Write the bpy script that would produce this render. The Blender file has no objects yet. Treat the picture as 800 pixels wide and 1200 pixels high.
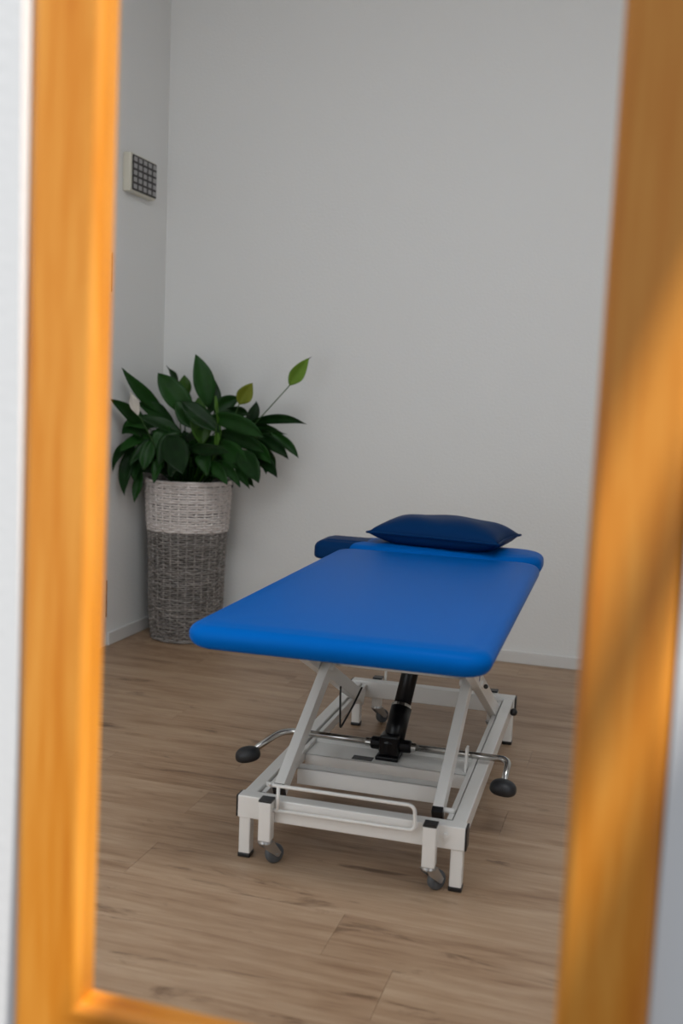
import bpy, bmesh, math, random
from math import sin, cos, pi, radians
from mathutils import Vector, Matrix, Euler

random.seed(7)
S = bpy.context.scene
COL = S.collection

# ------------------------------------------------------------------ camera
CAM = Vector((0.0, 0.0, 1.2073))
F_PX, PITCH, ROLL, YAW = 1216.07, radians(6.5557), radians(2.3955), 0.2847
_rz = Matrix.Rotation(YAW, 3, 'Z')
_f = Vector((0, cos(PITCH), -sin(PITCH)))
_r = Vector((1, 0, 0))
_u = _r.cross(_f)
RIGHT = _rz @ (_r * cos(ROLL) + _u * sin(ROLL))
UP = _rz @ (_u * cos(ROLL) - _r * sin(ROLL))
FWD = _rz @ _f
cd = bpy.data.cameras.new('camera')
cam = bpy.data.objects.new('camera', cd)
COL.objects.link(cam)
M = Matrix((RIGHT, UP, -FWD)).transposed().to_4x4()
M.translation = CAM
cam.matrix_world = M
cd.sensor_fit = 'VERTICAL'
cd.sensor_height = 36.0
cd.sensor_width = 24.0
cd.lens = F_PX / 1200 * 36.0
cd.clip_start = 0.02
cd.dof.use_dof = True
cd.dof.focus_distance = 3.1
cd.dof.aperture_fstop = 2.4
S.camera = cam

# ------------------------------------------------------------------ view, sky, sun, added fill lights
S.view_settings.view_transform = 'Standard'
S.view_settings.look = 'None'
S.view_settings.exposure = 0.0
S.view_settings.gamma = 1.0
w = bpy.data.worlds.new('sky')
S.world = w
w.use_nodes = True
bg = w.node_tree.nodes['Background']
bg.inputs[0].default_value = (0.86, 0.93, 1.0, 1)
bg.inputs[1].default_value = 0.65

SUN_DIR = Vector((-0.33, 0.18, -0.90)).normalized()      # the way the sunlight travels
sd = bpy.data.lights.new('sun', 'SUN')
sd.energy = 10.8
sd.angle = radians(1.6)
sd.color = (1.0, 0.95, 0.87)
sun = bpy.data.objects.new('sun', sd)
COL.objects.link(sun)
sun.rotation_euler = SUN_DIR.to_track_quat('-Z', 'Y').to_euler()
sun.location = (1.5, -1.5, 5)

WIN_A = (-2.10, -0.95, 0.25, 2.15)                       # two unseen windows added in the front wall to light the room: x0, x1, z0, z1
WIN_B = (0.28, 1.43, 0.25, 2.15)
for nm, wn, en in (('window_daylight', WIN_A, 9), ('window_daylight', WIN_B, 5.6)):
    ad = bpy.data.lights.new(nm, 'AREA')
    ad.shape = 'RECTANGLE'
    ad.size, ad.size_y = wn[1] - wn[0] - 0.1, wn[3] - wn[2] - 0.1
    ad.energy = en
    ad.color = (0.95, 0.98, 1.0)
    al = bpy.data.objects.new(nm, ad)
    COL.objects.link(al)
    al.location = ((wn[0] + wn[1]) / 2, 1.09, (wn[2] + wn[3]) / 2)
    al.rotation_euler = (radians(90), 0, 0)              # shines to +y

ROOF_FILL = (-1.00, 0.80, 1.15, 2.05)                         # unseen roof lamp added to brighten floor and table, near the front wall: x0, x1, y0, y1
ad = bpy.data.lights.new('roof_daylight', 'AREA')
ad.shape = 'RECTANGLE'
ad.size, ad.size_y = ROOF_FILL[1] - ROOF_FILL[0] - 0.1, ROOF_FILL[3] - ROOF_FILL[2] - 0.1
ad.energy = 56
ad.color = (0.95, 0.98, 1.0)
al = bpy.data.objects.new('roof_daylight', ad)
COL.objects.link(al)
al.location = ((ROOF_FILL[0] + ROOF_FILL[1]) / 2, (ROOF_FILL[2] + ROOF_FILL[3]) / 2, 3.27)
al.rotation_euler = (radians(14), 0, 0)                  # shines down and a little to +y

# ------------------------------------------------------------------ materials
def mat(name):
    m = bpy.data.materials.new(name)
    m.use_nodes = True
    nt = m.node_tree
    return m, nt, nt.nodes['Principled BSDF']

def node(nt, kind, **kw):
    n = nt.nodes.new(kind)
    for k, v in kw.items():
        setattr(n, k, v)
    return n

def plain(name, col, rough=0.5, metal=0.0, coat=0.0, spec=0.5):
    m, nt, b = mat(name)
    b.inputs['Base Color'].default_value = (*col, 1)
    b.inputs['Roughness'].default_value = rough
    b.inputs['Metallic'].default_value = metal
    b.inputs['Coat Weight'].default_value = coat
    b.inputs['Specular IOR Level'].default_value = spec
    return m

def add_bump(nt, b, scale, strength, dist=0.002, detail=4, coord='Object'):
    tc = node(nt, 'ShaderNodeTexCoord')
    nz = node(nt, 'ShaderNodeTexNoise')
    nz.inputs['Scale'].default_value = scale
    nz.inputs['Detail'].default_value = detail
    bp = node(nt, 'ShaderNodeBump')
    bp.inputs['Strength'].default_value = strength
    bp.inputs['Distance'].default_value = dist
    nt.links.new(tc.outputs[coord], nz.inputs['Vector'])
    nt.links.new(nz.outputs['Fac'], bp.inputs['Height'])
    nt.links.new(bp.outputs[0], b.inputs['Normal'])
    return tc, nz

def wall_mat(name, col, st=0.35):
    m = plain(name, col, 0.85, spec=0.25)
    nt = m.node_tree
    add_bump(nt, nt.nodes['Principled BSDF'], 90, st, 0.004, 5)
    return m

M_WALL = wall_mat('wall_paint', (0.78, 0.78, 0.765))
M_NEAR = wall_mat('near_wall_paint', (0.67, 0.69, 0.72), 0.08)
M_CEIL = plain('ceiling_paint', (0.80, 0.80, 0.79), 0.9)
M_TRIM = plain('white_trim', (0.70, 0.69, 0.67), 0.45)
M_WHITE = plain('white_powder_coat', (0.84, 0.83, 0.80), 0.28, coat=0.2)
M_BLACK = plain('black_plastic', (0.012, 0.012, 0.013), 0.38)
M_RUBBER = plain('black_rubber', (0.014, 0.015, 0.018), 0.45)
M_GREYRUB = plain('grey_rubber', (0.09, 0.10, 0.11), 0.5)
M_CHROME = plain('brushed_chrome', (0.55, 0.54, 0.52), 0.22, 1.0)
M_ZINC = plain('zinc_plate', (0.50, 0.51, 0.52), 0.32, 1.0)
M_PUMP = plain('black_gloss', (0.004, 0.004, 0.005), 0.28, spec=0.25)
M_BOX = plain('beige_plastic', (0.66, 0.63, 0.53), 0.5)
M_GRID = plain('dark_grid', (0.016, 0.013, 0.012), 0.5)
M_CELL = plain('grey_cell', (0.33, 0.32, 0.32), 0.35)
M_HINGE = plain('dark_brass', (0.10, 0.06, 0.035), 0.4, 0.8)
M_BLUEINK = plain('blue_ink', (0.05, 0.08, 0.22), 0.5)
M_SOIL = plain('soil', (0.02, 0.013, 0.008), 0.95)
M_STEM = plain('plant_stem', (0.035, 0.085, 0.02), 0.5)
M_SPADIX = plain('spadix', (0.35, 0.33, 0.12), 0.7)

def vinyl(name, c, rough):
    m = plain(name, c, rough, spec=0.02)
    nt = m.node_tree
    add_bump(nt, nt.nodes['Principled BSDF'], 420, 0.06, 0.001, 2)
    return m
M_BLUE = vinyl('blue_vinyl', (0.0005, 0.105, 0.42), 0.34)
M_NAVY = vinyl('navy_vinyl', (0.003, 0.028, 0.10), 0.38)

def leaf_mat(name, c1, c2, rough=0.33):
    m, nt, b = mat(name)
    tc = node(nt, 'ShaderNodeTexCoord')
    nz = node(nt, 'ShaderNodeTexNoise')
    nz.inputs['Scale'].default_value = 22
    oi = node(nt, 'ShaderNodeObjectInfo')
    mx = node(nt, 'ShaderNodeMath', operation='MULTIPLY_ADD')
    mx.inputs[1].default_value = 0.45
    rp = node(nt, 'ShaderNodeValToRGB')
    rp.color_ramp.elements[0].position = 0.15
    rp.color_ramp.elements[0].color = (*c1, 1)
    rp.color_ramp.elements[1].position = 0.95
    rp.color_ramp.elements[1].color = (*c2, 1)
    nt.links.new(tc.outputs['Object'], nz.inputs['Vector'])
    nt.links.new(nz.outputs['Fac'], mx.inputs[0])
    sc = node(nt, 'ShaderNodeMath', operation='MULTIPLY')
    sc.inputs[1].default_value = 0.6
    nt.links.new(oi.outputs['Random'], sc.inputs[0])
    nt.links.new(sc.outputs[0], mx.inputs[2])
    nt.links.new(mx.outputs[0], rp.inputs[0])
    nt.links.new(rp.outputs[0], b.inputs['Base Color'])
    b.inputs['Roughness'].default_value = rough
    b.inputs['Specular IOR Level'].default_value = 0.2
    return m
M_LEAF = leaf_mat('leaf_green', (0.003, 0.016, 0.003), (0.016, 0.070, 0.010), 0.42)
M_LEAFY = leaf_mat('leaf_yellow_green', (0.030, 0.085, 0.010), (0.065, 0.15, 0.018))
M_SPG = leaf_mat('spathe_green', (0.07, 0.17, 0.018), (0.15, 0.26, 0.03), 0.5)
M_SPY = leaf_mat('spathe_yellow', (0.12, 0.17, 0.015), (0.20, 0.20, 0.02), 0.5)
M_SPW = leaf_mat('spathe_white', (0.50, 0.46, 0.40), (0.62, 0.58, 0.52), 0.5)

def wood_mat(name, along, c_dark, c_mid, c_lite, stretch=(1.2, 14, 14), rough=0.35, coat=0.0, knots=False, bump=0.1):
    """grain stretched along one local axis, shifted per object"""
    m, nt, b = mat(name)
    L = nt.links.new
    tc = node(nt, 'ShaderNodeTexCoord')
    oi = node(nt, 'ShaderNodeObjectInfo')
    sh = node(nt, 'ShaderNodeVectorMath', operation='SCALE')
    sh.inputs[0].default_value = (31.7, 17.3, 23.1)
    L(oi.outputs['Random'], sh.inputs['Scale'])
    ad_ = node(nt, 'ShaderNodeVectorMath', operation='ADD')
    L(tc.outputs['Object'], ad_.inputs[0]); L(sh.outputs[0], ad_.inputs[1])
    mp = node(nt, 'ShaderNodeMapping')
    s = list(stretch)
    if along == 'z':
        s = [stretch[1], stretch[2], stretch[0]]
    mp.inputs['Scale'].default_value = s
    L(ad_.outputs[0], mp.inputs['Vector'])
    n1 = node(nt, 'ShaderNodeTexNoise')
    n1.inputs['Scale'].default_value = 1.0
    n1.inputs['Detail'].default_value = 7
    n1.inputs['Roughness'].default_value = 0.62
    n1.inputs['Distortion'].default_value = 0.7
    L(mp.outputs[0], n1.inputs['Vector'])
    mp2 = node(nt, 'ShaderNodeMapping')
    mp2.inputs['Scale'].default_value = [v * 6 for v in s]
    L(ad_.outputs[0], mp2.inputs['Vector'])
    n2 = node(nt, 'ShaderNodeTexNoise')
    n2.inputs['Scale'].default_value = 1.0
    n2.inputs['Detail'].default_value = 3
    L(mp2.outputs[0], n2.inputs['Vector'])
    mix = node(nt, 'ShaderNodeMath', operation='MULTIPLY_ADD')
    mix.inputs[1].default_value = 0.28
    L(n2.outputs['Fac'], mix.inputs[0])
    sc = node(nt, 'ShaderNodeMath', operation='MULTIPLY_ADD')
    sc.inputs[1].default_value = 0.72
    L(n1.outputs['Fac'], sc.inputs[0])
    pr = node(nt, 'ShaderNodeMath', operation='MULTIPLY_ADD')
    pr.inputs[1].default_value = 0.10
    pr.inputs[2].default_value = -0.05
    L(oi.outputs['Random'], pr.inputs[0])
    L(pr.outputs[0], sc.inputs[2])
    L(sc.outputs[0], mix.inputs[2])
    rp = node(nt, 'ShaderNodeValToRGB')
    e = rp.color_ramp.elements
    e[0].position, e[0].color = 0.34, (*c_dark, 1)
    e[1].position, e[1].color = 0.66, (*c_lite, 1)
    k = e.new(0.47); k.color = (*c_mid, 1)
    L(mix.outputs[0], rp.inputs[0])
    out = rp.outputs[0]
    if knots:
        mp3 = node(nt, 'ShaderNodeMapping')
        mp3.inputs['Scale'].default_value = [s[0] * 2.0, s[1] * 0.75, 1]
        L(ad_.outputs[0], mp3.inputs['Vector'])
        n3 = node(nt, 'ShaderNodeTexNoise')
        n3.inputs['Scale'].default_value = 1.0
        n3.inputs['Detail'].default_value = 5
        n3.inputs['Roughness'].default_value = 0.65
        n3.inputs['Distortion'].default_value = 1.0
        L(mp3.outputs[0], n3.inputs['Vector'])
        r3 = node(nt, 'ShaderNodeValToRGB')
        r3.color_ramp.elements[0].position = 0.59
        r3.color_ramp.elements[1].position = 0.72
        L(n3.outputs['Fac'], r3.inputs[0])
        mc = node(nt, 'ShaderNodeMix', data_type='RGBA')
        L(r3.outputs[0], mc.inputs[0])
        L(out, mc.inputs[6])
        mc.inputs[7].default_value = (c_dark[0] * 0.55, c_dark[1] * 0.52, c_dark[2] * 0.5, 1)
        out = mc.outputs[2]
    L(out, b.inputs['Base Color'])
    bp = node(nt, 'ShaderNodeBump')
    bp.inputs['Strength'].default_value = bump
    bp.inputs['Distance'].default_value = 0.001
    L(mix.outputs[0], bp.inputs['Height'])
    L(bp.outputs[0], b.inputs['Normal'])
    b.inputs['Roughness'].default_value = rough
    b.inputs['Coat Weight'].default_value = coat
    return m
M_PLANK = wood_mat('oak_laminate', 'x', (0.235, 0.135, 0.076), (0.350, 0.225, 0.137), (0.455, 0.320, 0.210), (1.5, 17, 17), 0.42, knots=True)
M_HONEY = wood_mat('honey_varnished_wood', 'z', (0.44, 0.120, 0.006), (0.57, 0.200, 0.013), (0.68, 0.305, 0.048), (1.0, 16, 16), 0.34, coat=0.0, bump=0.03)
M_HONEYX = wood_mat('honey_varnished_rail', 'x', (0.44, 0.120, 0.006), (0.57, 0.200, 0.013), (0.68, 0.305, 0.048), (1.0, 16, 16), 0.34, coat=0.0, bump=0.03)

def wicker_mat(name, c1, c2):
    m, nt, b = mat(name)
    tc = node(nt, 'ShaderNodeTexCoord')
    nz = node(nt, 'ShaderNodeTexNoise')
    nz.inputs['Scale'].default_value = 1.0
    nz.inputs['Detail'].default_value = 3
    rp = node(nt, 'ShaderNodeValToRGB')
    rp.color_ramp.elements[0].position = 0.32
    rp.color_ramp.elements[0].color = (*c1, 1)
    rp.color_ramp.elements[1].position = 0.68
    rp.color_ramp.elements[1].color = (*c2, 1)
    mp = node(nt, 'ShaderNodeMapping')
    mp.inputs['Scale'].default_value = (26, 26, 190)
    nt.links.new(tc.outputs['Object'], mp.inputs['Vector'])
    nt.links.new(mp.outputs[0], nz.inputs['Vector'])
    nt.links.new(nz.outputs['Fac'], rp.inputs[0])
    nt.links.new(rp.outputs[0], b.inputs['Base Color'])
    b.inputs['Roughness'].default_value = 0.7
    return m
M_WICKW = wicker_mat('white_willow', (0.62, 0.56, 0.53), (0.80, 0.74, 0.71))
M_WICKG = wicker_mat('grey_willow', (0.11, 0.097, 0.088), (0.40, 0.37, 0.345))
M_WICKD = plain('wicker_core', (0.03, 0.026, 0.023), 0.9)

# ------------------------------------------------------------------ mesh helpers
def link(name, bm, m, parent=None, smooth=False, loc=None, rot=None):
    me = bpy.data.meshes.new(name)
    bm.normal_update()
    bm.to_mesh(me)
    bm.free()
    if smooth:
        me.polygons.foreach_set('use_smooth', [True] * len(me.polygons))
    if m:
        me.materials.append(m)
    o = bpy.data.objects.new(name, me)
    COL.objects.link(o)
    if parent:
        o.parent = parent
    if loc is not None:
        o.location = loc
    if rot is not None:
        o.rotation_euler = rot
    return o

def share(o, name, parent=None, loc=None, rot=None):
    c = bpy.data.objects.new(name, o.data)
    COL.objects.link(c)
    if parent:
        c.parent = parent
    if loc is not None:
        c.location = loc
    if rot is not None:
        c.rotation_euler = rot
    return c

def empty(name, label=None, cat=None, loc=(0, 0, 0), rz=0.0, parent=None):
    o = bpy.data.objects.new(name, None)
    o.empty_display_size = 0.05
    COL.objects.link(o)
    o.location = loc
    o.rotation_euler = (0, 0, rz)
    if parent:
        o.parent = parent
    if label:
        o['label'] = label
    if cat:
        o['category'] = cat
    return o

def structure(o):
    o['kind'] = 'structure'
    return o

def add_box(bm, x0, x1, y0, y1, z0, z1, bev=0.0, seg=2, mtx=None):
    t = bmesh.new()
    bmesh.ops.create_cube(t, size=1.0)
    bmesh.ops.scale(t, vec=(x1 - x0, y1 - y0, z1 - z0), verts=t.verts)
    bmesh.ops.translate(t, vec=((x0 + x1) / 2, (y0 + y1) / 2, (z0 + z1) / 2), verts=t.verts)
    if bev > 0:
        bmesh.ops.bevel(t, geom=list(t.edges), offset=bev, segments=seg, profile=0.5, affect='EDGES')
    if mtx is not None:
        bmesh.ops.transform(t, matrix=mtx, verts=t.verts)
    merge(bm, t)

def merge(bm, t):
    me = bpy.data.meshes.new('tmp')
    t.to_mesh(me)
    t.free()
    bm.from_mesh(me)
    bpy.data.meshes.remove(me)

def box(*a, **k):
    bm = bmesh.new()
    add_box(bm, *a, **k)
    return bm

def beam(p, q, wx, wz, bev=0.002):
    """a square tube from p to q; wx is its width across x, wz the other width"""
    p, q = Vector(p), Vector(q)
    d = q - p
    L = d.length
    d.normalize()
    x = Vector((1, 0, 0))
    n = d.cross(x).normalized()
    x = n.cross(d).normalized()
    m = Matrix((x, n, d)).transposed().to_4x4()
    m.translation = p
    return box(-wx / 2, wx / 2, -wz / 2, wz / 2, 0, L, bev=bev, mtx=m)

def add_tube(bm, pts, r, seg=10, closed=False, caps=True):
    pts = [Vector(p) for p in pts]
    n = len(pts)
    rs = r if isinstance(r, (list, tuple)) else [r] * n
    rings = []
    prev = None
    for i, p in enumerate(pts):
        if closed:
            t = (pts[(i + 1) % n] - pts[i - 1]).normalized()
        else:
            t = (pts[min(i + 1, n - 1)] - pts[max(i - 1, 0)]).normalized()
        if prev is None:
            a = Vector((0, 0, 1)) if abs(t.z) < 0.9 else Vector((1, 0, 0))
            u = t.cross(a).normalized()
        else:
            u = (prev - t * prev.dot(t)).normalized()
        prev = u
        v = t.cross(u)
        rings.append([bm.verts.new(p + (u * cos(2 * pi * k / seg) + v * sin(2 * pi * k / seg)) * rs[i]) for k in range(seg)])
    m = n if closed else n - 1
    for i in range(m):
        a, b = rings[i], rings[(i + 1) % n]
        for k in range(seg):
            bm.faces.new((a[k], a[(k + 1) % seg], b[(k + 1) % seg], b[k]))
    if caps and not closed:
        bm.faces.new(list(reversed(rings[0])))
        bm.faces.new(rings[-1])

def tube(pts, r, seg=10, **k):
    bm = bmesh.new()
    add_tube(bm, pts, r, seg, **k)
    bmesh.ops.recalc_face_normals(bm, faces=bm.faces)
    return bm

def rounded_path(pts, rad, n=6):
    """polyline with its inner corners rounded"""
    pts = [Vector(p) for p in pts]
    out = [pts[0]]
    for i in range(1, len(pts) - 1):
        a, b, c = pts[i - 1], pts[i], pts[i + 1]
        p = b + (a - b).normalized() * rad
        q = b + (c - b).normalized() * rad
        for k in range(n + 1):
            t = k / n
            out.append(p * (1 - t) ** 2 + b * 2 * t * (1 - t) + q * t * t)
    out.append(pts[-1])
    return out

def lathe(prof, seg=32, axis='z', centre=(0, 0, 0)):
    bm = bmesh.new()
    rings = []
    for r, h in prof:
        ring = []
        for k in range(seg):
            a = 2 * pi * k / seg
            if axis == 'z':
                v = Vector((r * cos(a), r * sin(a), h))
            else:
                v = Vector((h, r * cos(a), r * sin(a)))
            ring.append(bm.verts.new(v + Vector(centre)))
        rings.append(ring)
    for a, b in zip(rings[:-1], rings[1:]):
        for k in range(seg):
            bm.faces.new((a[k], a[(k + 1) % seg], b[(k + 1) % seg], b[k]))
    bm.faces.new(list(reversed(rings[0])))
    bm.faces.new(rings[-1])
    bmesh.ops.recalc_face_normals(bm, faces=bm.faces)
    return bm

def cushion(a, b, R, z0, z1, er, soft, crown=0.004, nc=10, cx=0.0, cy=0.0):
    """upholstered pad: plan a x b with corners rounded by R, edges rolled by er, a soft fall of the top towards the edge"""
    bm = bmesh.new()
    prof = []                                            # (inset, z)
    for k in range(7):
        t = pi / 2 * k / 6
        prof.append((er * (1 - sin(t)) * 0.9, z0 + er * 0.9 * (1 - cos(t))))
    H = z1 - z0
    rt = H * 0.42
    for k in range(1, 9):
        t = pi / 2 * k / 8
        prof.append((rt * (1 - cos(t)) * 1.15, z0 + H - rt - 0.004 + rt * sin(t)))
    for k in range(1, 7):
        t = k / 6
        prof.append((rt * 1.15 + soft * t, z1 - 0.004 + 0.004 * (1 - (1 - t) ** 2)))
    last = prof[-1][0]
    for t in (0.35, 0.75):
        prof.append((last + (min(a, b) / 2 - 0.008 - last) * t, z1 + crown * (0.7 + 0.3 * t)))
    loops = []
    for ins, z in prof:
        ha, hb = a / 2 - ins, b / 2 - ins
        r = max(R - ins * 0.6, 0.012)
        r = min(r, ha, hb)
        lp = []
        for qx, qy, a0 in ((1, 1, 0), (-1, 1, 90), (-1, -1, 180), (1, -1, 270)):
            for k in range(nc + 1):
                an = radians(a0 + 90 * k / nc)
                lp.append(bm.verts.new((cx + qx * (ha - r) + r * cos(an), cy + qy * (hb - r) + r * sin(an), z)))
        loops.append(lp)
    n = len(loops[0])
    for p, q in zip(loops[:-1], loops[1:]):
        for k in range(n):
            bm.faces.new((p[k], p[(k + 1) % n], q[(k + 1) % n], q[k]))
    bm.faces.new(list(reversed(loops[0])))
    bm.faces.new(loops[-1])
    return bm

def at(px, py, Y):
    """the place in the room at depth Y seen at a pixel of the 800x1200 photograph"""
    d = FWD + RIGHT * ((px - 400) / F_PX) - UP * ((py - 600) / F_PX)
    return CAM + d * ((Y - CAM.y) / d.y)

# ------------------------------------------------------------------ room shell
XL, XR, YF, YB, ZC = -2.342, 3.0, 1.075, 4.744, 3.3
YN = 0.955                                               # camera-side face of the front wall
structure(link('floor', box(XL - 0.1, XR + 0.1, -2.6, YB + 0.1, -0.10, -0.008), plain('subfloor', (0.05, 0.035, 0.025), 0.8)))
floor = bpy.data.objects['floor']
structure(link('ceiling', box(XL - 0.1, XR + 0.1, YN, YB + 0.1, ZC, ZC + 0.1), M_CEIL))
structure(link('wall_left', box(XL - 0.1, XL, YN, YB + 0.1, -0.1, ZC), M_WALL))
structure(link('wall_right', box(XR, XR + 0.1, YN, YB + 0.1, -0.1, ZC), M_WALL))
structure(link('wall_back', box(XL, XR, YB, YB + 0.1, -0.1, ZC), M_WALL))
# front wall with its two openings: the framed view, made in place of a mirror, and an added one further left
OX0, OX1, OZ0, OZ1 = -0.551, -0.047, 0.533, 1.98         # inner edge of the wooden frame
hole = (OX0 - 0.0855, OX1 + 0.0855, OZ0 - 0.0855, OZ1 + 0.0855)   # the frame sits in the opening, leaning back a little
bm = bmesh.new()
A0, A1, wz0, wz1 = WIN_A
B0, B1, vz0, vz1 = WIN_B
for x0, x1, z0, z1 in ((XL, A0, -0.1, ZC), (A0, A1, -0.1, wz0), (A0, A1, wz1, ZC), (A1, hole[0], -0.1, ZC),
                       (hole[0], hole[1], -0.1, hole[2]), (hole[0], hole[1], hole[3], ZC), (hole[1], B0, -0.1, ZC),
                       (B0, B1, -0.1, vz0), (B0, B1, vz1, ZC), (B1, XR, -0.1, ZC)):
    add_box(bm, x0, x1, YN, YF, z0, z1)
structure(link('wall_front', bm, M_NEAR))
# frames of the two added windows beside the view
for k, (wx0, wx1, wz0, wz1) in enumerate((WIN_A, WIN_B)):
    bm = bmesh.new()
    for x0, x1, z0, z1 in ((wx0, wx0 + 0.04, wz0, wz1), (wx1 - 0.04, wx1, wz0, wz1), (wx0, wx1, wz0, wz0 + 0.04), (wx0, wx1, wz1 - 0.04, wz1)):
        add_box(bm, x0, x1, YN + 0.01, YF - 0.01, z0, z1)
    structure(link('window_%d' % (k + 1), bm, M_TRIM))

bm = bmesh.new()  # frame ring around the added roof lamp, under a solid ceiling
for x0, x1, y0, y1 in ((ROOF_FILL[0], ROOF_FILL[0] + 0.04, ROOF_FILL[2], ROOF_FILL[3]), (ROOF_FILL[1] - 0.04, ROOF_FILL[1], ROOF_FILL[2], ROOF_FILL[3]),
                       (ROOF_FILL[0], ROOF_FILL[1], ROOF_FILL[2], ROOF_FILL[2] + 0.04), (ROOF_FILL[0], ROOF_FILL[1], ROOF_FILL[3] - 0.04, ROOF_FILL[3])):
    add_box(bm, x0, x1, y0, y1, ZC - 0.02, ZC)
structure(link('window_3', bm, M_TRIM))

# baseboards
bm = box(XL, XR, YB - 0.014, YB, 0.0, 0.056, bev=0.003)
structure(link('baseboard_back', bm, M_TRIM))
bm = box(XL, XL + 0.014, 4.215, YB - 0.014, 0.0, 0.060, bev=0.003)
structure(link('baseboard_left', bm, M_TRIM))
# door leaf set in the left wall, only its hinge edge shows past the wooden frame
door = structure(link('door_1', box(XL, XL + 0.006, 3.30, 4.195, 0.01, 2.12, bev=0.002), M_TRIM))
hg = tube([(0, 0, -0.085), (0, 0, 0.085)], 0.004, 10)
h1 = link('hinge', hg, M_HINGE, door, True, (XL + 0.006, 4.197, 0.223))
share(h1, 'hinge', door, (XL + 0.006, 4.197, 1.695))

# floor planks, running along x, each a piece of its own
PW, PL, GAP = 0.19, 1.285, 0.0006
pm = box(0, PL - GAP, 0, PW - GAP, -0.008, 0, bev=0.0004, seg=1)
proto_plank = None
y = 2.03 - 0.19 * 5
row = 0
joints = {3: -1.19, 5: -0.62, 1: -0.62, 0: -1.35, 2: -0.25}
while y < YB:
    wdt = min(PW, YB - y)
    off = joints.get(row - 5 + 5, None)
    x = XL - random.uniform(0.05, 1.2)
    rw = row - 5
    if rw in (3,):
        x = -1.19 - PL
    if rw == 0:
        x = -0.60 - PL * 2
    while x < XR:
        x0, x1 = max(x, XL), min(x + PL, XR)
        if x1 - x0 > 0.02:
            if proto_plank is None:
                proto_plank = o = link('floor_plank', pm, M_PLANK, floor)
            else:
                o = share(proto_plank, 'floor_plank', floor)
            o.location = (x0, y, 0)
            o.scale = ((x1 - x0) / PL, wdt / PW, 1)
        x += PL
    y += PW
    row += 1

# unseen bars added over the near side to cast shadow bands across the wooden frame
def shadow_line(px, py):
    p = at(px, py, 0.95)
    return p.x - SUN_DIR.x / SUN_DIR.z * (p.z - 2.75)    # x of a beam edge at z = 2.75
xa, xb, xc, xe = (shadow_line(800, yy) for yy in (330, 565, 700, 850))
for k, (x0, x1) in enumerate(((xa - 0.30, xa), (xb, xc) if xb < xc else (xc, xb), (xe, xe + 0.40))):
    x0, x1 = (x0, x1)
bands = sorted([xa, xb, xc, xe])
for k, (x0, x1) in enumerate(((xa - 0.27, xa), (min(xb, xc), max(xb, xc)), (xe, xe + 0.45))):
    structure(link('trim_%d' % (k + 1), box(x0, x1, -0.5, YN, 2.75, 2.77), M_TRIM))

# ------------------------------------------------------------------ wooden mirror frame in the foreground, built open with no glass
fr = empty('wooden_frame', 'blurred honey coloured varnished wooden frame close up around the whole view', 'frame', (0, 0, 0))
FW, FT, FY0, LEAN = 0.085, 0.033, 0.942, 0.0225
def frame_profile():
    pts = []
    r = 0.010
    for k in range(7):                                   # inner front edge
        t = pi / 2 * k / 6
        pts.append((r - r * sin(pi / 2 - t) if False else r * (1 - cos(t)), r * (1 - sin(t))))
    r2 = 0.014
    for k in range(7):
        t = pi / 2 * k / 6
        pts.append((FW - r2 + r2 * sin(t), r2 * (1 - cos(t))))
    pts.append((FW, FT))
    pts.append((0, FT))
    return pts
def frame_piece(p0, p1, out):
    """profile swept from inner corner p0 to inner corner p1 (x, z), mitred at both ends; out = outward direction"""
    d = (Vector(p1) - Vector(p0)).normalized()
    bm = bmesh.new()
    A, B = [], []
    prof = [(0.0, FT)] + [(w_, dd) for w_, dd in frame_profile()[0:14]] + [(FW, FT)]
    for w_, dd in prof:
        a = Vector(p0) + Vector(out) * w_ - d * w_
        b = Vector(p1) + Vector(out) * w_ + d * w_
        A.append(bm.verts.new((a.x, FY0 + LEAN * (a.y - OZ0) + dd, a.y)))
        B.append(bm.verts.new((b.x, FY0 + LEAN * (b.y - OZ0) + dd, b.y)))
    n = len(A)
    for k in range(n):
        bm.faces.new((A[k], A[(k + 1) % n], B[(k + 1) % n], B[k]))
    bm.faces.new(A)
    bm.faces.new(list(reversed(B)))
    bmesh.ops.recalc_face_normals(bm, faces=bm.faces)
    return bm
c00, c10, c01, c11 = (OX0, OZ0), (OX1, OZ0), (OX0, OZ1), (OX1, OZ1)
for nm, p, q, o_, m_ in (('stile', c00, c01, (-1, 0), M_HONEY), ('stile', c10, c11, (1, 0), M_HONEY),
                         ('rail', c00, c10, (0, -1), M_HONEYX), ('rail', c01, c11, (0, 1), M_HONEYX)):
    link(nm, frame_piece(p, q, o_), m_, fr)

# ------------------------------------------------------------------ grille box on the left wall
gb = empty('wall_box', 'small beige square box with a dark grid front, high on the left wall', 'box', (XL, 4.42, 2.15))
link('housing', box(0, 0.040, -0.125, 0.125, -0.085, 0.085, bev=0.006), M_BOX, gb)
bm = box(0.0405, 0.046, -0.112, 0.118, -0.077, 0.077, bev=0.003)
grid = link('grid', bm, M_GRID, gb)
cell_p = None
for i in range(5):
    for j in range(5):
        cyy, czz = -0.090 + i * 0.0465, -0.0595 + j * 0.0298
        if cell_p is None:
            cell_p = c = link('grid_cell', box(-0.002, 0.0014, -0.0158, 0.0158, -0.0098, 0.0098, bev=0.0008, seg=1), M_CELL, gb)
        else:
            c = share(cell_p, 'grid_cell', gb)
        c.location = (0.0460, cyy, czz)

# ------------------------------------------------------------------ treatment table
TB = empty('treatment_table', 'blue padded treatment table on a white scissor lift base, standing on the wooden floor', 'treatment table',
           (-0.655, 2.430, 0), 0.0224)
ZT = 0.667
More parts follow.
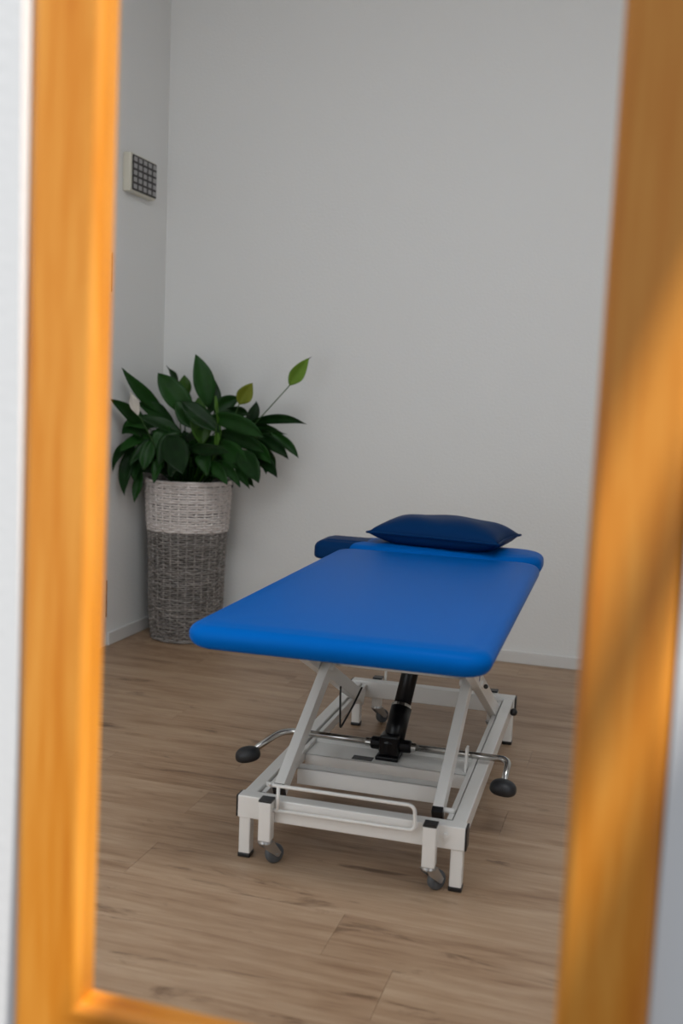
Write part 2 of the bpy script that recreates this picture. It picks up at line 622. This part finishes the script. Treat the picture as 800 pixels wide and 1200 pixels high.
# main pad
link('main_cushion', cushion(0.715, 1.375, 0.060, ZT - 0.066, ZT - 0.003, 0.036, 0.035, 0.002, cx=0.0, cy=-0.265 + 1.375 / 2), M_BLUE, TB, True)
link('head_cushion', cushion(0.704, 0.26, 0.090, ZT - 0.062, ZT + 0.006, 0.026, 0.030, 0.002, cx=0.002, cy=1.116 + 0.13), M_BLUE, TB, True)
ar = link('arm_rest', cushion(0.25, 0.19, 0.035, ZT - 0.066, ZT + 0.006, 0.016, 0.012, 0.001, cx=-0.345, cy=1.150 + 0.095), M_NAVY, TB, True)
ar['label'] = 'navy blue arm rest pad sticking out on the left'
link('arm_rest_bracket', box(-0.33, -0.20, 1.22, 1.26, ZT - 0.078, ZT - 0.064), M_WHITE, TB)
link('main_board', box(-0.29, 0.29, -0.14, 1.085, ZT - 0.076, ZT - 0.066), M_BLACK, TB)
link('head_board', box(-0.33, 0.34, 1.150, 1.34, ZT - 0.074, ZT - 0.062), M_BLACK, TB)
# frame under the pads
for s in (-1, 1):
    link('upper_rail', box(s * 0.236 - 0.014, s * 0.236 + 0.014, 0.02, 1.06, 0.553, 0.589, bev=0.003), M_WHITE, TB)
    link('head_rail', box(s * 0.190 - 0.012, s * 0.190 + 0.012, 1.0, 1.33, 0.566, 0.593, bev=0.003), M_WHITE, TB)
for yy in (0.06, 0.55, 1.03):
    link('upper_crossbar', box(-0.222, 0.222, yy - 0.014, yy + 0.014, 0.556, 0.586, bev=0.003), M_WHITE, TB)
link('release_lever', tube(rounded_path([(-0.25, 0.30, 0.57), (-0.31, 0.30, 0.57), (-0.325, 0.22, 0.568)], 0.02), 0.006, 8), M_CHROME, TB, True)
link('lever_grip', tube([(-0.325, 0.225, 0.568), (-0.326, 0.13, 0.566)], 0.011, 10), M_BLACK, TB, True)

# base
BW2, BL = 0.295, 1.1515
def end_beam(name, yc, z0, z1):
    b = link(name, box(-BW2, BW2, yc - 0.020, yc + 0.020, z0, z1, bev=0.003), M_WHITE, TB)
    for s in (-1, 1):
        link('end_cap', box(s * (BW2 + 0.002) - 0.0025, s * (BW2 + 0.002) + 0.0025, yc - 0.019, yc + 0.019, z0 + 0.001, z1 - 0.001, bev=0.001, seg=1), M_BLACK, b)
    return b
end_beam('front_beam', 0.0, 0.108, 0.1675)
end_beam('rear_beam', BL, 0.113, 0.172)
for yc, zt in ((0.0, 0.108), (BL, 0.113)):
    for s in (-1, 1):
        lg = link('foot_leg', box(s * 0.276 - 0.0155, s * 0.276 + 0.0155, yc - 0.0155, yc + 0.0155, 0.010, zt, bev=0.003), M_WHITE, TB)
        link('rubber_foot', box(s * 0.276 - 0.0170, s * 0.276 + 0.0170, yc - 0.0170, yc + 0.0170, 0.0, 0.012, bev=0.003), M_BLACK, lg)
for s in (-1, 1):
    link('side_rail', box(s * 0.274 - 0.0175, s * 0.274 + 0.0175, 0.020, BL - 0.020, 0.120, 0.1660, bev=0.003), M_WHITE, TB)
    tr = link('roller_track', box(s * 0.2455 - 0.007, s * 0.2455 + 0.007, 0.036, BL - 0.022, 0.130, 0.160, bev=0.002), M_WHITE, TB)
    link('track_cap', box(s * 0.2455 - 0.0075, s * 0.2455 + 0.0075, 0.030, 0.036, 0.130, 0.161), M_BLACK, tr)
# caster posts
def caster(px, yf, dirv, name='caster_post'):
    """square post with black cap, zinc fork and wheel; dirv points from beam outward along y"""
    y0, y1 = sorted((yf, yf + dirv * 0.033))
    p = link(name, box(px - 0.0165, px + 0.0165, y0, y1, 0.068, 0.171, bev=0.003), M_WHITE, TB)
    link('post_cap', box(px - 0.0172, px + 0.0172, y0 - 0.0007, y1 + 0.0007, 0.171, 0.177, bev=0.0015), M_BLACK, p)
    yc = (y0 + y1) / 2
    wx_, wy = px + 0.016, yc + 0.018
    bm = bmesh.new()
    mt = Matrix.Translation((px, yc, 0)) 
    bmt = lathe([(0.0, 0.058), (0.0175, 0.058), (0.019, 0.062), (0.017, 0.0685), (0.0, 0.0685)][1:4], 20, 'z', (px, yc, 0))
    merge(bm, bmt)
    # fork cheeks, swivelled: the wheel axle lies across a slanted direction
    ang = radians(-38)
    R_ = Matrix.Translation((px, yc, 0)) @ Matrix.Rotation(ang, 4, 'Z')
    for s in (-1, 1):
        t = bmesh.new()
        prof = [(-0.016, 0.062), (0.018, 0.062), (0.040, 0.030), (0.034, 0.020), (0.026, 0.022), (-0.010, 0.050)]
        va = [t.verts.new((s * 0.0125, yy, zz)) for yy, zz in prof]
        vb = [t.verts.new((s * 0.0145, yy, zz)) for yy, zz in prof]
        n = len(prof)
        for k in range(n):
            t.faces.new((va[k], va[(k + 1) % n], vb[(k + 1) % n], vb[k]))
        t.faces.new(va); t.faces.new(list(reversed(vb)))
        bmesh.ops.recalc_face_normals(t, faces=t.faces)
        bmesh.ops.transform(t, matrix=R_, verts=t.verts)
        merge(bm, t)
    add_box(bm, -0.0145, 0.0145, -0.016, 0.019, 0.0605, 0.063, mtx=R_)
    add_tube(bm, [R_ @ Vector((-0.017, 0.028, 0.0255)), R_ @ Vector((0.017, 0.028, 0.0255))], 0.004, 8)
    link('caster_fork', bm, M_ZINC, p)
    prof = [(0.008, -0.010), (0.019, -0.0105), (0.024, -0.008), (0.0255, -0.003), (0.0255, 0.003), (0.024, 0.008), (0.019, 0.0105), (0.008, 0.010)]
    wl = lathe(prof, 28, 'x')
    bmesh.ops.transform(wl, matrix=R_ @ Matrix.Translation((0, 0.028, 0.0256)), verts=wl.verts)
    link('caster_wheel', wl, M_GREYRUB, p, True)
    return p
caster(-0.2095, -0.022, -1)
caster(0.2125, -0.022, -1)
caster(-0.2095, BL + 0.022, 1)
caster(0.2125, BL + 0.022, 1)
for s in (-1, 1):
    link('bolt', tube([(s * 0.2475, -0.020, 0.143), (s * 0.2475, -0.028, 0.143)] if s > 0 else [(-0.234, -0.020, 0.138), (-0.234, -0.027, 0.138)], 0.006, 8), M_WHITE, TB)
# rod bow of the wheel lift in front of the front beam, one more behind the rear beam
for yy in (-0.036, BL + 0.036):
    link('lift_bow', tube(rounded_path([(-0.196, yy, 0.213), (-0.19, yy, 0.213), (0.170, yy, 0.213), (0.174, yy, 0.150), (-0.196, yy, 0.148)], 0.018), 0.0048, 10), M_WHITE, TB, True)
    link('bow_upright', tube([(-0.181, yy, 0.213), (-0.181, yy, 0.149)], 0.0048, 10), M_WHITE, TB, True)
# cross channel and pump plate
bm = bmesh.new()
add_box(bm, -0.200, 0.200, 0.185, 0.222, 0.178, 0.182, bev=0.001, seg=1)
add_box(bm, -0.200, 0.200, 0.185, 0.189, 0.136, 0.182, bev=0.001, seg=1)
link('cross_channel', bm, M_WHITE, TB)
bm = bmesh.new()
add_box(bm, -0.238, 0.238, 0.385, 0.500, 0.146, 0.150, bev=0.001, seg=1)
add_box(bm, -0.238, 0.238, 0.496, 0.500, 0.146, 0.166, bev=0.001, seg=1)
add_box(bm, -0.238, 0.238, 0.385, 0.389, 0.108, 0.150, bev=0.001, seg=1)
pl = link('pump_plate', bm, M_WHITE, TB)
stk = link('sticker', box(-0.100, -0.040, 0.392, 0.424, 0.150, 0.1512), M_BLACK, pl)
stk['label'] = 'small black sticker'
link('guide_plate', box(0.228, 0.235, 0.40, 0.432, 0.150, 0.222, bev=0.002), M_WHITE, TB)
# hydraulic pump
bm = bmesh.new()
add_box(bm, -0.034, 0.034, 0.408, 0.475, 0.150, 0.162, bev=0.003)
add_box(bm, -0.026, 0.030, 0.418, 0.474, 0.160, 0.222, bev=0.006)
merge(bm, lathe([(0.028, 0.160), (0.033, 0.170), (0.033, 0.200), (0.028, 0.212)], 20, 'z', (0.0, 0.448, 0)))
merge(bm, lathe([(0.016, -0.060), (0.019, -0.056), (0.019, 0.056), (0.016, 0.060)], 20, 'x', (0.004, 0.450, 0.188)))
pb = link('pump_body', bm, M_PUMP, TB)
P0, P1 = Vector((0.006, 0.455, 0.185)), Vector((0.038, 0.760, 0.575))
dP = (P1 - P0)
link('pump_sleeve', tube([P0, P0 + dP * 0.24], 0.031, 20), M_PUMP, TB, True)
rg = tube([P0 + dP * 0.235, P0 + dP * 0.252], 0.0315, 24)
link('pump_collar', rg, M_CHROME, TB, False)
link('pump_cylinder', tube([P0 + dP * 0.24, P1], 0.0255, 20), M_PUMP, TB, True)
for xx in (-0.064, 0.070):
    link('axle_collar', tube([(xx - 0.008, 0.45, 0.188), (xx + 0.008, 0.45, 0.188)], 0.0125, 16), M_CHROME, TB, False)
# pedal bars
bar = link('pedal_bar', tube(rounded_path([(-0.07, 0.45, 0.188), (-0.330, 0.45, 0.190), (-0.390, 0.345, 0.150)], 0.045, 8), 0.0098, 12), M_CHROME, TB, True)
bar2 = link('pedal_bar', tube(rounded_path([(0.075, 0.45, 0.188), (0.348, 0.45, 0.188), (0.345, 0.365, 0.150)], 0.026, 8), 0.0098, 12), M_CHROME, TB, True)
def pad(cx, cy, cz, rz, par, tilt=0.0):
    bm = bmesh.new()
    bmesh.ops.create_uvsphere(bm, u_segments=24, v_segments=14, radius=1.0)
    for v in bm.verts:
        x, y_, z = v.co
        f = 1.0 - 0.14 * z
        v.co = (math.copysign(abs(x) ** 0.86, x) * 0.037 * f, math.copysign(abs(y_) ** 0.86, y_) * 0.030 * f, math.copysign(abs(z) ** 0.8, z) * 0.0225)
    return link('foot_pad', bm, M_RUBBER, par, True, (cx, cy, cz), (0, tilt, rz))
pad(-0.398, 0.330, 0.145, radians(15), bar, radians(-12))
pad(0.345, 0.352, 0.142, radians(-5), bar2, radians(4))
# scissor legs
for s in (-1, 1):
    lf = link('scissor_leg', beam((s * 0.2115, 0.075, 0.158), (s * 0.2115, 0.830, 0.572), 0.028, 0.046), M_WHITE, TB)
    link('leg_cap', beam((s * 0.2115, 0.060, 0.150), (s * 0.2115, 0.076, 0.1586), 0.0285, 0.0465, 0.001), M_BLACK, lf)
    lr = link('scissor_leg', beam((s * 0.2400, 1.060, 0.130), (s * 0.2400, 0.110, 0.572), 0.026, 0.046), M_WHITE, TB)
    link('scissor_pivot', tube([(s * 0.190, 0.485, 0.388), (s * 0.258, 0.485, 0.388)], 0.011, 16), M_WHITE, TB, True)
    link('roller_pin', tube([(s * 0.195, 0.082, 0.165), (s * 0.252, 0.082, 0.165)], 0.007, 12), M_WHITE, TB, True)
    if s > 0:
        link('printed_mark', box(0.2529, 0.2533, 0.425, 0.445, 0.412, 0.432), M_BLUEINK, lr)
link('pivot_tube', tube([(-0.190, 0.52, 0.40), (0.190, 0.52, 0.40)], 0.013, 14), M_WHITE, TB, True)
# thin black cable hanging from the left leg
link('hanging_cable', tube(rounded_path([(-0.196, 0.60, 0.300), (-0.196, 0.60, 0.27), (-0.192, 0.60, 0.165), (-0.168, 0.66, 0.225), (-0.152, 0.70, 0.275)], 0.01, 4), 0.0032, 8), M_BLACK, TB, True)
# small black knobs on the outside of the rails
def knob(p, r=0.013):
    bm = bmesh.new()
    bmesh.ops.create_uvsphere(bm, u_segments=14, v_segments=8, radius=r, matrix=Matrix.Translation(p))
    return link('knob', bm, M_BLACK, TB, True)
knob((0.302, 1.035, 0.151)); knob((-0.299, 0.49, 0.152)); knob((0.262, 0.52, 0.374), 0.007)

# pillow lying on the head cushion
bm = bmesh.new()
N1, N2 = 36, 24
PA, PB, PT = 0.243, 0.155, 0.108
grid_t, grid_b = {}, {}
for i in range(N1 + 1):
    for j in range(N2 + 1):
        u, v = -1 + 2 * i / N1, -1 + 2 * j / N2
        hgt = (max(0, 1 - abs(u) ** 3.2) * max(0, 1 - abs(v) ** 3.0)) ** 0.55
        x = u * PA * (1 - 0.055 * (1 - v * v) * abs(u) ** 3 - 0.0)
        yv = v * PB * (1 - 0.07 * (1 - u * u) * abs(v) ** 3)
        wob = 0.003 * sin(7 * u + 3 * v)
        zt_ = 0.038 + 0.062 * hgt + wob * hgt
        zb_ = max(0.0, 0.038 - 0.054 * hgt ** 0.9)
        grid_t[i, j] = bm.verts.new((x, yv, zt_ + 0.0))
        grid_b[i, j] = grid_t[i, j] if i in (0, N1) or j in (0, N2) else bm.verts.new((x, yv, zb_))
for i in range(N1):
    for j in range(N2):
        bm.faces.new((grid_t[i, j], grid_t[i + 1, j], grid_t[i + 1, j + 1], grid_t[i, j + 1]))
        bm.faces.new((grid_b[i, j], grid_b[i, j + 1], grid_b[i + 1, j + 1], grid_b[i + 1, j]))
edge = [grid_t[i, 0].co.copy() for i in range(N1 + 1)] + [grid_t[N1, j].co.copy() for j in range(1, N2 + 1)] + \
       [grid_t[i, N2].co.copy() for i in range(N1 - 1, -1, -1)] + [grid_t[0, j].co.copy() for j in range(N2 - 1, 0, -1)]
c_, s_ = cos(0.0224), sin(0.0224)
def tw(x, y_, z):
    return Vector((-0.655 + c_ * x - s_ * y_, 2.430 + s_ * x + c_ * y_, z))
pil = link('pillow', bm, M_NAVY, None, True, tw(-0.006, 1.275, ZT + 0.0086), (0, 0, 0.0224 - 0.15))
pil['label'] = 'dark navy vinyl pillow with pointed corners lying on the head of the blue table'
pil['category'] = 'pillow'
link('piping', tube(edge, 0.0042, 8, closed=True), M_NAVY, pil, True)

# ------------------------------------------------------------------ wicker planter
PC = Vector((-2.092, 4.533, 0))
wp = empty('wicker_planter', 'tall round wicker basket, white upper third over grey, standing in the room corner', 'planter', PC)
H0, R0, R1 = 0.765, 0.158, 0.198
def prad(z):
    t = z / H0
    return R0 + (R1 - R0) * (t ** 0.75) + 0.003 * sin(t * 9)
NST = 30                                                 # stakes
def weave(z0, z1, pitch, r, amp, jit):
    bm = bmesh.new()
    n = int((z1 - z0) / pitch)
    seg = NST * 4
    for k in range(n):
        z = z0 + (k + 0.5) * (z1 - z0) / n
        R = prad(z)
        ph = (k % 2) * pi
        rr = r * random.uniform(0.82, 1.12)
        tilt, tp_ = random.uniform(-jit, jit), random.uniform(0, 2 * pi)
        pts = []
        for i in range(seg):
            a = 2 * pi * i / seg
            d = amp * sin(a * NST / 2 + ph + 0.0)
            pts.append((cos(a) * (R + d), sin(a) * (R + d), z + tilt * sin(a * 2 + tp_) + random.uniform(-0.0007, 0.0007)))
        add_tube(bm, pts, rr, 5, closed=True)
    bmesh.ops.recalc_face_normals(bm, faces=bm.faces)
    return bm
ZS = 0.527
gw = link('woven_grey_wall', weave(0.012, ZS, 0.0103, 0.0043, 0.0046, 0.0016), M_WICKG, wp, True); gw['kind'] = 'stuff'
gw['label'] = 'weathered grey woven willow lower wall'
ww = link('woven_white_wall', weave(ZS, H0 - 0.008, 0.0112, 0.0056, 0.0042, 0.0016), M_WICKW, wp, True); ww['kind'] = 'stuff'
ww['label'] = 'white painted woven willow upper band'
def stakes(z0, z1):
    bm = bmesh.new()
    for i in range(NST):
        a = 2 * pi * (i + 0.5) / NST
        add_tube(bm, [(cos(a) * (prad(z) + 0.001), sin(a) * (prad(z) + 0.001), z) for z in [z0 + (z1 - z0) * k / 8 for k in range(9)]], 0.0044, 6)
    bmesh.ops.recalc_face_normals(bm, faces=bm.faces)
    return bm
st = link('grey_stakes', stakes(0.006, ZS), M_WICKG, wp, True); st['kind'] = 'stuff'
st2 = link('white_stakes', stakes(ZS, H0 - 0.004), M_WICKW, wp, True); st2['kind'] = 'stuff'
link('liner', lathe([(prad(0.0) - 0.009, 0.004)] + [(prad(H0 * k / 8) - 0.009, 0.004 + (H0 - 0.055) * k / 8) for k in range(9)], 48), M_WICKD, wp, True)
# plaited rim and foot ring
def braid(R, z, r, n, amp):
    bm = bmesh.new()
    for ph in (0, pi * 2 / 3, pi * 4 / 3):
        pts = []
        for i in range(160):
            a = 2 * pi * i / 160
            t = a * n + ph
            pts.append((cos(a) * (R + amp * cos(t)), sin(a) * (R + amp * cos(t)), z + amp * 0.8 * sin(t)))
        add_tube(bm, pts, r, 6, closed=True)
    bmesh.ops.recalc_face_normals(bm, faces=bm.faces)
    return bm
link('rim', braid(prad(H0), H0 - 0.002, 0.0048, 26, 0.0045), M_WICKW, wp, True)
link('foot_ring', braid(prad(0) + 0.002, 0.0085, 0.0042, 24, 0.0042), M_WICKG, wp, True)
link('twist_tie', tube(rounded_path([(0.190, 0.066, H0 - 0.050), (0.197, 0.068, H0 - 0.02), (0.192, 0.066, H0 + 0.012), (0.180, 0.062, H0 + 0.0)], 0.008, 3), 0.0035, 6), M_BLACK, wp, True)

# ------------------------------------------------------------------ peace lily
pl_ = empty('peace_lily', 'bushy dark green peace lily growing out of the tall wicker basket', 'plant', PC + Vector((0, 0, H0 - 0.03)))
ORG = PC + Vector((0, 0, H0 - 0.03))
link('soil', lathe([(prad(H0) - 0.016, -0.012), (prad(H0) - 0.015, 0.0), (0.05, 0.012), (0.01, 0.013)], 32), M_SOIL, pl_, True)

def bez(a, b, c, t):
    return a * (1 - t) ** 2 + b * 2 * t * (1 - t) + c * t * t
def add_blade(name, a, b, c, width, facing, m, roll=0.0, fold=0.16, wave=0.006, nl=12, nw=6, full=0.42, parent=None, pet=True, droop=0.0):
    """leaf blade along the bezier a-b-c with a narrow petiole down to the soil"""
    bm = bmesh.new()
    g = {}
    rp_ = random.uniform(0, 6)
    L = (c - a).length
    for i in range(nl + 1):
        t = i / nl
        p = bez(a, b, c, t)
        d = (bez(a, b, c, min(1, t + 0.02)) - bez(a, b, c, max(0, t - 0.02))).normalized()
        side = d.cross(facing)
        if side.length < 1e-4:
            side = d.orthogonal()
        side.normalize()
        nrm = side.cross(d).normalized()
        q = Matrix.Rotation(roll, 3, d)
        side, nrm = q @ side, q @ nrm
        # outline: widest at "full", pointed tip with a short drip tip
        if t < full:
            wv = sin(pi / 2 * (t / full)) ** 0.75
        else:
            k = (t - full) / (1 - full)
            wv = (cos(pi / 2 * k)) ** 0.9 * (1 - 0.12 * k)
        wv = max(wv, 0.02) * width / 2
        for j in range(nw + 1):
            s = -1 + 2 * j / nw
            off = side * (s * wv) + nrm * (abs(s) * wv * fold * 2 - (0.0012 if j == nw // 2 else 0.0)) + nrm * (wave * sin(rp_ + t * 9 + (2 if s > 0 else 0)) * s * s)
            g[i, j] = bm.verts.new(p + off - ORG)
    for i in range(nl):
        for j in range(nw):
            bm.faces.new((g[i, j], g[i, j + 1], g[i + 1, j + 1], g[i + 1, j]))
    # thickness
    fs = list(bm.faces)
    bmesh.ops.recalc_face_normals(bm, faces=fs)
    bmesh.ops.solidify(bm, geom=fs, thickness=0.0010)
    if pet:
        root = ORG + Vector(((a.x - ORG.x) * 0.28, (a.y - ORG.y) * 0.28, 0.004))
        root.x = max(min(root.x, ORG.x + 0.10), ORG.x - 0.10)
        root.y = max(min(root.y, ORG.y + 0.10), ORG.y - 0.10)
        dirn = (b - a).normalized()
        mid = (root + a) / 2 + Vector((0, 0, 0.35 * (a - root).length)) * 0.3
        ctrl = a - dirn * (a - root).length * 0.35
        ctrl = ctrl * 0.5 + mid * 0.5
        ctrl.z = max(ctrl.z, H0 + 0.012)
        n = 8
        add_tube(bm, [bez(root, ctrl, a + dirn * 0.006, k / n) - ORG for k in range(n + 1)], [0.0034 - 0.0012 * k / n for k in range(n + 1)], 6)
    return link(name, bm, m, parent or pl_, True)

PXM = 4.45 / F_PX * 1.03
def leaf(a, tip, wpx, Ya, Yt, bend=(0, 0), m=M_LEAF, roll=0.0, full=0.42, name='leaf', **k):
    A, C = at(a[0], a[1], Ya), at(tip[0], tip[1], Yt)
    mx_, my_ = (a[0] + tip[0]) / 2 + bend[0], (a[1] + tip[1]) / 2 + bend[1]
    B = at(mx_, my_, (Ya + Yt) / 2)
    A = A + (A - C) * 0.22
    return add_blade(name, A, B, C, wpx * 1.15 * PXM * (C.y / 4.45), (CAM - A).normalized(), m, roll, full=full, **k)

C0 = 4.50
LEAVES = [
    # start, tip, width px, depth at start, depth at tip, bend of the middle, material, roll
    ((241, 467), (229, 415), 23, 4.50, 4.47, (4, -2), M_LEAF, 0.1),
    ((219, 480), (185, 437), 27, 4.40, 4.33, (-6, -6), M_LEAF, 0.1),
    ((212, 468), (216, 439), 17, 4.55, 4.57, (2, -4), M_LEAFY, 0.5),
    ((207, 447), (195, 428), 7, 4.60, 4.63, (2, 2), M_LEAF, 0.6),
    ((186, 476), (143, 431), 16, 4.40, 4.235, (-4, 6), M_LEAF, 0.2),
    ((168, 497), (130, 468), 17, 4.33, 4.15, (-2, -3), M_LEAF, 0.2),
    ((168, 508), (143, 509), 25, 4.36, 4.24, (0, -14), M_LEAF, 0.3),
    ((158, 521), (132, 553), 11, 4.34, 4.16, (-10, -14), M_LEAF, 0.2),
    ((156, 530), (146, 581), 15, 4.34, 4.22, (-10, 0), M_LEAF, 0.1),
    ((164, 553), (157, 589), 11, 4.36, 4.29, (0, 4), M_LEAF, 0.3),
    ((200, 518), (214, 556), 31, 4.28, 4.20, (1, -3), M_LEAF, 0.0),
    ((176, 522), (169, 551), 17, 4.30, 4.26, (-3, 0), M_LEAF, 0.1),
    ((228, 527), (268, 530), 15, 4.30, 4.20, (2, -5), M_LEAF, 0.4),
    ((258, 492), (310, 513), 21, 4.36, 4.30, (4, -8), M_LEAF, 0.3),
    ((300, 497), (359, 497), 11, 4.50, 4.45, (2, -13), M_LEAF, 0.3),
    ((256, 481), (281, 467), 18, 4.48, 4.52, (-2, -6), M_LEAF, 0.2),
    ((323, 512), (350, 537), 11, 4.52, 4.52, (3, -6), M_LEAF, 0.2),
    ((306, 514), (338, 538), 14, 4.46, 4.42, (6, -5), M_LEAF, 0.2),
    ((300, 535), (325, 560), 14, 4.44, 4.38, (4, -5), M_LEAF, 0.2),
    ((283, 534), (303, 566), 23, 4.36, 4.28, (3, -4), M_LEAF, 0.1),
    ((306, 520), (323, 550), 8, 4.48, 4.47, (6, -4), M_LEAF, 0.7),
    ((276, 548), (292, 573), 10, 4.34, 4.28, (3, -2), M_LEAF, 0.4),
    ((302, 503), (336, 509), 9, 4.58, 4.62, (2, -2), M_LEAF, 0.6),
    ((252, 520), (252, 464), 9, 4.34, 4.36, (5, 0), M_LEAFY, 0.9),
    ((236, 512), (232, 466), 25, 4.38, 4.40, (-1, 0), M_LEAFY, 0.3),
    ((265, 510), (309, 530), 19, 4.42, 4.36, (6, -6), M_LEAF, 0.3),
    ((196, 490), (160, 472), 19, 4.42, 4.33, (-2, -3), M_LEAF, 0.4),
    ((205, 505), (163, 488), 17, 4.36, 4.27, (-4, -5), M_LEAF, 0.5),
    ((250, 500), (213, 470), 22, 4.34, 4.32, (-8, -4), M_LEAF, 0.3),
    ((232, 498), (206, 470), 25, 4.38, 4.36, (-6, -4), M_LEAF, 0.2),
    ((286, 500), (300, 470), 15, 4.62, 4.66, (6, 2), M_LEAF, 0.4),
    ((280, 512), (322, 524), 15, 4.54, 4.50, (4, -10), M_LEAF, 0.4),
    ((300, 522), (312, 556), 12, 4.50, 4.46, (6, -3), M_LEAF, 0.4),
    ((262, 545), (281, 571), 12, 4.32, 4.27, (3, -4), M_LEAF, 0.4),
    ((206, 512), (186, 545), 20, 4.32, 4.26, (-6, -4), M_LEAF, 0.4),
    ((190, 540), (180, 566), 13, 4.33, 4.27, (-2, -4), M_LEAF, 0.4),
    ((168, 528), (158, 566), 17, 4.38, 4.28, (-6, -3), M_LEAF, 0.4),
    ((196, 505), (182, 528), 18, 4.34, 4.30, (-3, -5), M_LEAF, 0.3),
    ((246, 478), (252, 446), 16, 4.56, 4.58, (3, 0), M_LEAF, 0.4),
    ((262, 525), (290, 556), 24, 4.40, 4.33, (5, -5), M_LEAF, 0.2),
    ((288, 520), (318, 544), 17, 4.44, 4.38, (6, -6), M_LEAF, 0.3),
    ((270, 500), (326, 505), 14, 4.52, 4.50, (2, -9), M_LEAF, 0.5),
    ((292, 506), (344, 524), 9, 4.55, 4.55, (6, -8), M_LEAF, 0.5),
    ((250, 545), (266, 568), 14, 4.32, 4.27, (2, -3), M_LEAF, 0.3),
    ((282, 556), (298, 571), 8, 4.36, 4.31, (3, -2), M_LEAF, 0.5),
    ((176, 500), (146, 500), 15, 4.36, 4.24, (-2, -8), M_LEAF, 0.5),
    ((172, 515), (140, 530), 14, 4.36, 4.20, (-4, -8), M_LEAF, 0.4),
    ((186, 520), (152, 545), 16, 4.36, 4.24, (-6, -8), M_LEAF, 0.4),
    ((222, 480), (204, 448), 17, 4.46, 4.44, (-3, -2), M_LEAF, 0.4),
    ((210, 535), (200, 560), 16, 4.30, 4.26, (-3, -3), M_LEAF, 0.3),
    ((236, 530), (242, 558), 18, 4.32, 4.28, (3, -2), M_LEAF, 0.4),
    ((268, 482), (292, 486), 13, 4.50, 4.52, (2, -5), M_LEAF, 0.5),
]
for a, t, wpx, Ya, Yt, bd, m_, rl in LEAVES:
    leaf(a, t, wpx, Ya, Yt, bd, m_, rl)
# inner leaves that fill the clump
for k in range(120):
    a0 = random.uniform(0, 2 * pi)
    rr = random.uniform(0.04, 0.13)
    el = random.uniform(-0.25, 1.05)
    ln = random.uniform(0.13, 0.20)
    zz = random.uniform(0.06, 0.15)
    A = ORG + Vector((cos(a0) * rr, sin(a0) * rr, zz))
    d = Vector((cos(a0) * cos(el), sin(a0) * cos(el) * 0.75, sin(el)))
    Cp = A + d * ln
    Cp.y = min(Cp.y, 4.71)
    Cp.x = min(max(Cp.x, -2.285), -1.845)
    Cp.z = min(max(Cp.z, ORG.z + 0.06), ORG.z + 0.255)
    B = (A + Cp) / 2 + Vector((0, 0, 0.035))
    up = Vector((0, 0, 1)) if random.random() < 0.35 else (CAM - A).normalized()
    add_blade('leaf', A, B, Cp, random.uniform(0.048, 0.078), up, M_LEAF, random.uniform(-0.5, 0.5), nl=9, nw=4)

def flower(stem_px, base, tip, wpx, Ys, Yb, Yt, m_, label, bend=(0, 0), roll=0.0, dark_tip=False):
    """stem > spathe, spadix"""
    S0, A, T = at(stem_px[0], stem_px[1], Ys), at(base[0], base[1], Yb), at(tip[0], tip[1], Yt)
    root = ORG + Vector(((S0.x - ORG.x) * 0.3, (S0.y - ORG.y) * 0.3, 0.004))
    root.x = min(root.x, ORG.x + 0.1)
    pts = [bez(root, S0 + (S0 - A) * 0.25, S0, k / 8) - ORG for k in range(8)] + [S0.lerp(A, k / 4) - ORG for k in range(5)]
    st_ = link('flower_stem', tube(pts, 0.0026, 8), M_STEM, pl_, True)
    B = at((base[0] + tip[0]) / 2 + bend[0], (base[1] + tip[1]) / 2 + bend[1], (Yb + Yt) / 2)
    sp = add_blade('spathe', A, B, T, wpx * PXM, (CAM - A).normalized(), m_, roll, fold=0.30, pet=False, parent=st_, full=0.45)
    sp['label'] = label
    if dark_tip:
        d = (T - A).normalized()
        link('spathe_tip', tube([T - d * 0.004 - ORG, T + (d + RIGHT * 0.6).normalized() * 0.014 - ORG], [0.0022, 0.0008], 6), M_SOIL, st_, True)
    n_ = (CAM - A).normalized() * 0.012
    A2 = A.lerp(T, 0.15) - n_
    T2 = A.lerp(T, 0.62) - n_
    link('spadix', tube([A2 - ORG, A2.lerp(T2, 0.5) - ORG, T2 - ORG], [0.0045, 0.006, 0.004], 10), M_SPADIX, st_, True)
flower((301, 494), (339, 452), (362, 420), 18, 4.48, 4.46, 4.45, M_SPG, 'pale green flower spathe on a long stem', (-2, -2), 0.15, True)
flower((275, 487), (280, 474), (296, 449), 20, 4.46, 4.45, 4.45, M_SPY, 'yellow green fading flower spathe', (-1, -2), 0.1)
flower((166, 492), (162, 487), (153, 459), 12, 4.22, 4.20, 4.19, M_SPW, 'white flower spathe', (-2, 1), 0.3)
